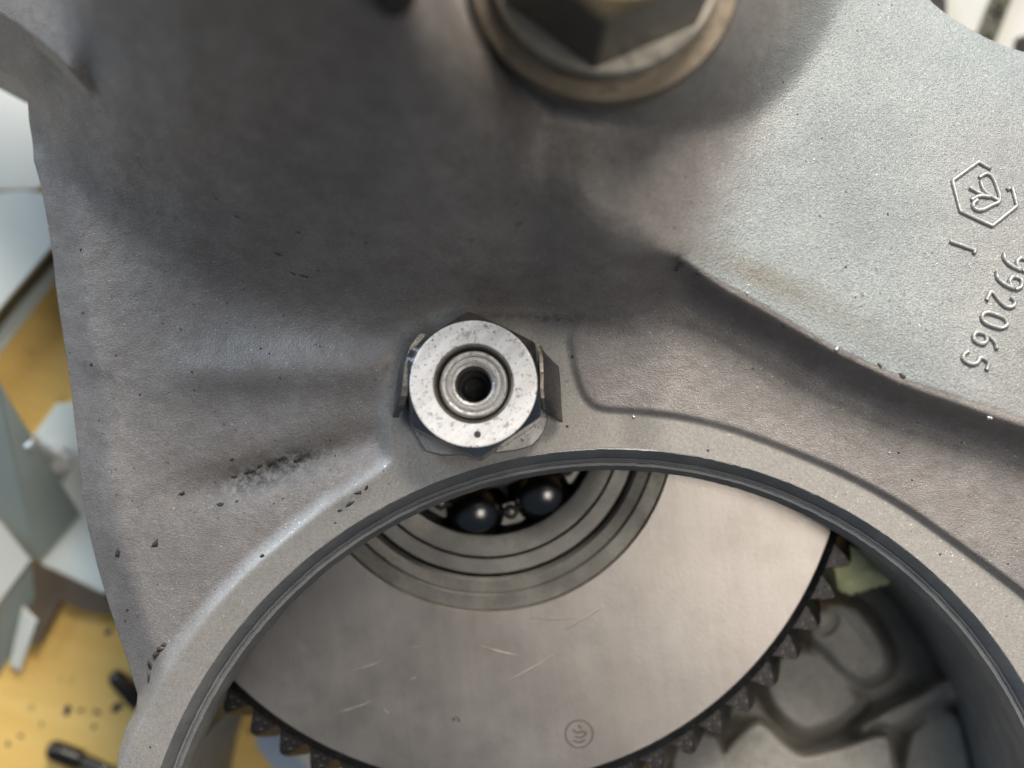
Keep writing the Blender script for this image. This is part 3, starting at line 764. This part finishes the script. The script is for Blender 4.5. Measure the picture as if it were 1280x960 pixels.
# ------------------------------------------------------------------ bench and the things lying on it
def bp(pts, z=ZB): return [P(x, y, z)[:2] for x, y in pts]
V, F = prism([(-1150,-930),(1150,-930),(1150,930),(-1150,930)], ZB-60, ZB)
tag(mk('workbench', V, F, WOOD, None, (0,0,ZB), smooth=False), kind='structure')
def flat(name, label, cat, pts, z0, z1, mat, parent=None, bev=2.0, group=None, ztop=None):
    V, F = prism(bp(pts, z1), z0, z1)
    c_ = np.mean(bp(pts, z1), 0); o = mk(name, V, F, mat, parent, (c_[0], c_[1], z0) if parent is None else tuple(np.array(ABS[parent.name])/K), smooth=False)
    if bev: bevel(o, bev)
    if parent is None: tag(o, label, cat, group)
    return o
flat('paper_sheet', 'white sheet of paper on the bench beyond the casing edge', 'paper', [(-160,-60),(120,-60),(120,180),(46,236),(-160,240)], ZB+4, ZB+6, PAPER, bev=0)
# pale slab with a dark edge
sl = thing('steel_slab', 'pale steel slab with a dark olive edge lying beside the paper', 'slab', (*bp([(0,330)])[0], ZB))
so = tuple(np.array(ABS[sl.name])/K)
flat('slab_top', None, None, [(-200,255),(30,238),(110,252),(62,312),(-6,392),(-60,455),(-200,600)], ZB+52, ZB+62, PALE, sl, 2)
flat('slab_edge', None, None, [(-200,262),(30,248),(100,262),(64,316),(0,391),(-52,456),(-196,602)], ZB+0, ZB+52, OLIVE, sl, 1)
flat('slab_foot', None, None, [(-200,270),(116,270),(100,300),(68,352),(0,440),(-60,510),(-196,640)], ZB+0, ZB+5, PALE2, sl, 1)
# grey bracket made of an upright plate and a base plate
br = thing('steel_bracket', 'grey green angle bracket with folded plates below the wooden gap', 'bracket', (*bp([(20,640)])[0], ZB))
flat('base_plate', None, None, [(30,560),(70,505),(140,500),(190,740),(120,742),(46,702)], ZB, ZB+14, PALE2, br, 2)
def slab4(name, a, b, c, d, mat, par, th=6):
    """thin plate through four (px,py,z) corners"""
    q = [Vector(P(*p)) for p in (a, b, c, d)]; nr = (q[1]-q[0]).cross(q[3]-q[0]).normalized()*th
    V = [tuple(p) for p in q]+[tuple(p-nr) for p in q]
    F = [(0,1,2,3),(7,6,5,4)]+[(i, 4+i, 4+(i+1) % 4, (i+1) % 4) for i in range(4)]
    return bevel(mk(name, V, F, mat, par, tuple(np.array(ABS[par.name])/K), smooth=False), 1.0)
slab4('upright_plate', (-60,420,ZB+150), (-4,470,ZB+150), (50,700,ZB+15), (-60,640,ZB+15), GREYM, br)
slab4('side_plate', (-4,470,ZB+150), (12,500,ZB+130), (100,640,ZB+15), (48,702,ZB+15), GREYM, br)
slab4('lip_plate', (-80,640,ZB+60), (0,650,ZB+60), (40,700,ZB+60), (-80,860,ZB+60), SHEET, br)
slab4('front_plate', (40,702,ZB+58), (0,760,ZB+58), (-6,850,ZB+4), (46,770,ZB+4), GREYM, br)
slab4('edge_strip', (30,758,ZB+30), (48,775,ZB+30), (26,838,ZB+6), (14,828,ZB+6), PALE2, br)
flat('bracket_shade', 'brown-dark shade under the bracket, built as a low solid on the bench', 'painted shade', [(40,705),(64,712),(130,744),(150,770),(110,765),(76,752),(44,810),(24,790)], ZB, ZB+24, SHADE)  # low solid stands in for the brown-dark shade under the bracket
# zinc bolt standing on the bracket plate
bo = P(72, 575, ZB+14)
zb = thing('zinc_bolt', 'bright zinc plated bolt with washer standing on the bracket plate', 'bolt', bo)
V, F = lathe([(0.1,-0.5),(27,-0.5),(27.5,3),(26,5),(0.1,5)], 32, bo[:2]); sharp(mk('washer', [(x, y, z+bo[2]) for x, y, z in V], F, ZINC, zb, bo), 30)
hx = [(bo[0]+22*math.cos(R(60*i+12)), bo[1]+22*math.sin(R(60*i+12))) for i in range(6)]
V, F = prism(hx, bo[2]+4.5, bo[2]+22); bevel(mk('nut', V, F, ZINC, zb, bo, smooth=False), 3)
axd = Vector((-0.24, 0.42, 1)).normalized()
V, F = tube([Vector(bo)+axd*t for t in np.linspace(18, 78, 12)], lambda t: 9.5 if int(t*30) % 2 else 10.6, 20); sharp(mk('threaded_stem', V, F, ZINC, zb, bo), 50)
V, F = tube([Vector(bo)+axd*t for t in (70, 74, 88, 92)], lambda t: 14 if 0.2 < t < 0.8 else 11, 20); sharp(mk('tip', V, F, ZINC, zb, bo), 40)
# threaded rod, lever and blue-white card under the gear
rp = [P(72,940,ZB+16), P(100,950,ZB+16), P(180,985,ZB+16), P(280,1030,ZB+16)]
rd = thing('threaded_rod', 'dark round ended rod with threaded shank lying on the wooden bench', 'rod', (rp[0][0], rp[0][1], ZB))
V, F = tube([Vector(rp[0])+(Vector(rp[1])-Vector(rp[0]))*t for t in (-.45, -.42, -.35, -.22, -.05, 0.4, 1.0, 1.02)], lambda t: (5, 9, 13, 15.5, 16.5, 16.5, 16, 12)[round(t*7)], 20); sharp(mk('rounded_end', V, F, DARKST, rd, tuple(np.array(ABS[rd.name])/K)), 60)
V, F = tube([Vector(rp[1])+(Vector(rp[3])-Vector(rp[1]))*t for t in np.linspace(0, 1, 70)], lambda t: 13 if int(t*69) % 2 else 11, 16); mk('threaded_shank', V, F, BOLTM, rd, tuple(np.array(ABS[rd.name])/K), smooth=False)
V, F = tube([P(140,842,ZB+14), P(146,848,ZB+14), P(168,872,ZB+14), P(220,920,ZB+14)], lambda t: (9, 14, 15, 15)[round(t*3)], 16)
o = mk('steel_pin', V, F, DARKST, None, P(150,850,ZB)); tag(o, 'dark steel pin half hidden under the casing edge', 'pin')
flat('blue_card', 'blue edged card lying on the bench behind the gear teeth', 'card', [(318,905),(342,905),(430,1010),(380,1010),(322,935)], ZB+2, ZB+5, BLUEM, bev=0)
flat('white_card', 'white card lying on the bench behind the gear teeth', 'card', [(336,880),(560,880),(560,1060),(430,1012),(345,915)], ZB+5.5, ZB+8, PAPER, bev=0)
# oil drips on the wood
Sp = []
for (x, y, r_) in [(84,888,8),(101,888,4),(121,890,5),(117,908,4),(146,884,9),(26,920,4),(52,905,3),(10,930,4),(135,790,6)]:
    q = P(x, y, ZB); V = []; k = random.random()*6
    poly = [(q[0]+r_*1.2*(1+.35*math.sin(2*a+k)+.15*math.sin(5*a+k))*math.cos(a), q[1]+r_*1.2*(1+.35*math.sin(2*a+k))*math.sin(a)) for a in np.linspace(0, 2*math.pi, 18, endpoint=False)]
    Sp.append(prism([(q[0]+(a-q[0])*.7, q[1]+(b-q[1])*.7) for a, b in poly], ZB-0.5, ZB+0.8))
V, F = join(Sp); tag(mk('oil_spots', V, F, GRIME, None, P(84,888,ZB), smooth=False), 'dark oil spots dripped on the yellow wooden bench', 'oil spots', kind='stuff')
# top right: pale sheet with a perforated strap across it
flat('pale_sheet', 'pale grey sheet on the bench beyond the arm of the casing', 'sheet', [(1100,-200),(1500,-200),(1500,200),(1100,200)], ZB+1, ZB+4, SHEET, bev=0)
pd = np.array((0.36,-0.93)); pn = np.array((0.93,0.36)); c0 = np.array((1243.,20.))
stp = thing('perforated_strap', 'olive black strap with round holes lying on the pale sheet', 'strap', (*bp([c0])[0], ZB+4))
def strap(c0, hw, holes):
    bm = bmesh.new(); L0, L1 = -90, 60
    q = lambda s, t: Vector((*P(*(c0+pd*s+pn*t), ZB+12)[:2], ZB+12))
    segs = 40; 
    # strip split round each hole: quads between the strap's outline and a ring
    V = []; F = []
    def ringcell(sc, r_, h):
        b = len(V); m = 24
        for i in range(m):
            a = 2*math.pi*i/m; ca, sa = math.cos(a), math.sin(a); k = 1/max(abs(ca), abs(sa))
            V.append(tuple(q(sc+ca*k*h, sa*k*hw))); V.append(tuple(q(sc+ca*r_, sa*r_)))
        for i in range(m):
            j = (i+1) % m; F.append((b+2*i, b+2*i+1, b+2*j+1, b+2*j))
    last = L0
    for sc, r_ in holes:
        h = r_+3
        if sc-h > last: b = len(V); V.extend([tuple(q(last,-hw)), tuple(q(last,hw)), tuple(q(sc-h,hw)), tuple(q(sc-h,-hw))]); F.append((b,b+1,b+2,b+3))
        ringcell(sc, r_, h); last = sc+h
    b = len(V); V.extend([tuple(q(last,-hw)), tuple(q(last,hw)), tuple(q(L1,hw)), tuple(q(L1,-hw))]); F.append((b,b+1,b+2,b+3))
    bm.free(); return V, F
V, F = strap(c0, 12, [(-48,6),(-30,6),(-4,5.5),(10,5.5),(36,6)])
o = mk('strap_band', V, F, STRAP, stp, (*bp([c0])[0], ZB+4), smooth=False)
sm = o.modifiers.new('thick', 'SOLIDIFY'); sm.thickness = 8*K; sm.offset = 0
flat('dark_bar', 'dark blue grey bar crossing the pale sheet beside the strap', 'bar', [(1150,-60),(1178,-60),(1184,6),(1182,40),(1140,40)], ZB+4, ZB+20, DARKST)
flat('dark_bracket', 'dark steel offcut on the pale sheet at the casing corner', 'offcut', [(1272,46),(1330,30),(1330,120),(1268,90)], ZB+4, ZB+16, DARKST)

# ------------------------------------------------------------------ pale green cloth wedged beside the gear
cl_pts = [(1005,636),(1060,636),(1090,665),(1112,708),(1124,722),(1118,729),(1095,734),(1075,742),(1058,744),(1040,732),(1024,716),(1008,690)]
qx = np.linspace(1000, 1130, 49); qy = np.linspace(632, 750, 41); QX, QY = np.meshgrid(qx, qy)
sd = sdf(chaikin(cl_pts, 2), QX, QY)
CZ = -215 + 26*np.sqrt(np.clip(sd, 0, 22)/22) + 4*vnoise(QX, QY, 17, 41)*sst(0, 10, sd) + 1.6*vnoise(QX, QY, 7, 42)*sst(0, 6, sd)
V = []; F = []; ids = {}
cellin = sd > -1.5
for i in range(41):
    for j in range(49):
        if cellin[i, j]:
            ids[(i, j)] = len(V); V.append(P(QX[i,j], QY[i,j], CZ[i,j]))
for i in range(40):
    for j in range(48):
        kk_ = [(i,j),(i+1,j),(i+1,j+1),(i,j+1)]
        if all(k in ids for k in kk_): F.append(tuple(ids[k] for k in kk_))
o = mk('green_rag', V, F, CLOTH, None, P(1070,710,-290))
tag(o, 'crumpled pale green rag tucked between gear teeth and bore wall', 'rag')
sm = o.modifiers.new('thick', 'SOLIDIFY'); sm.thickness = 40*K; sm.offset = -1
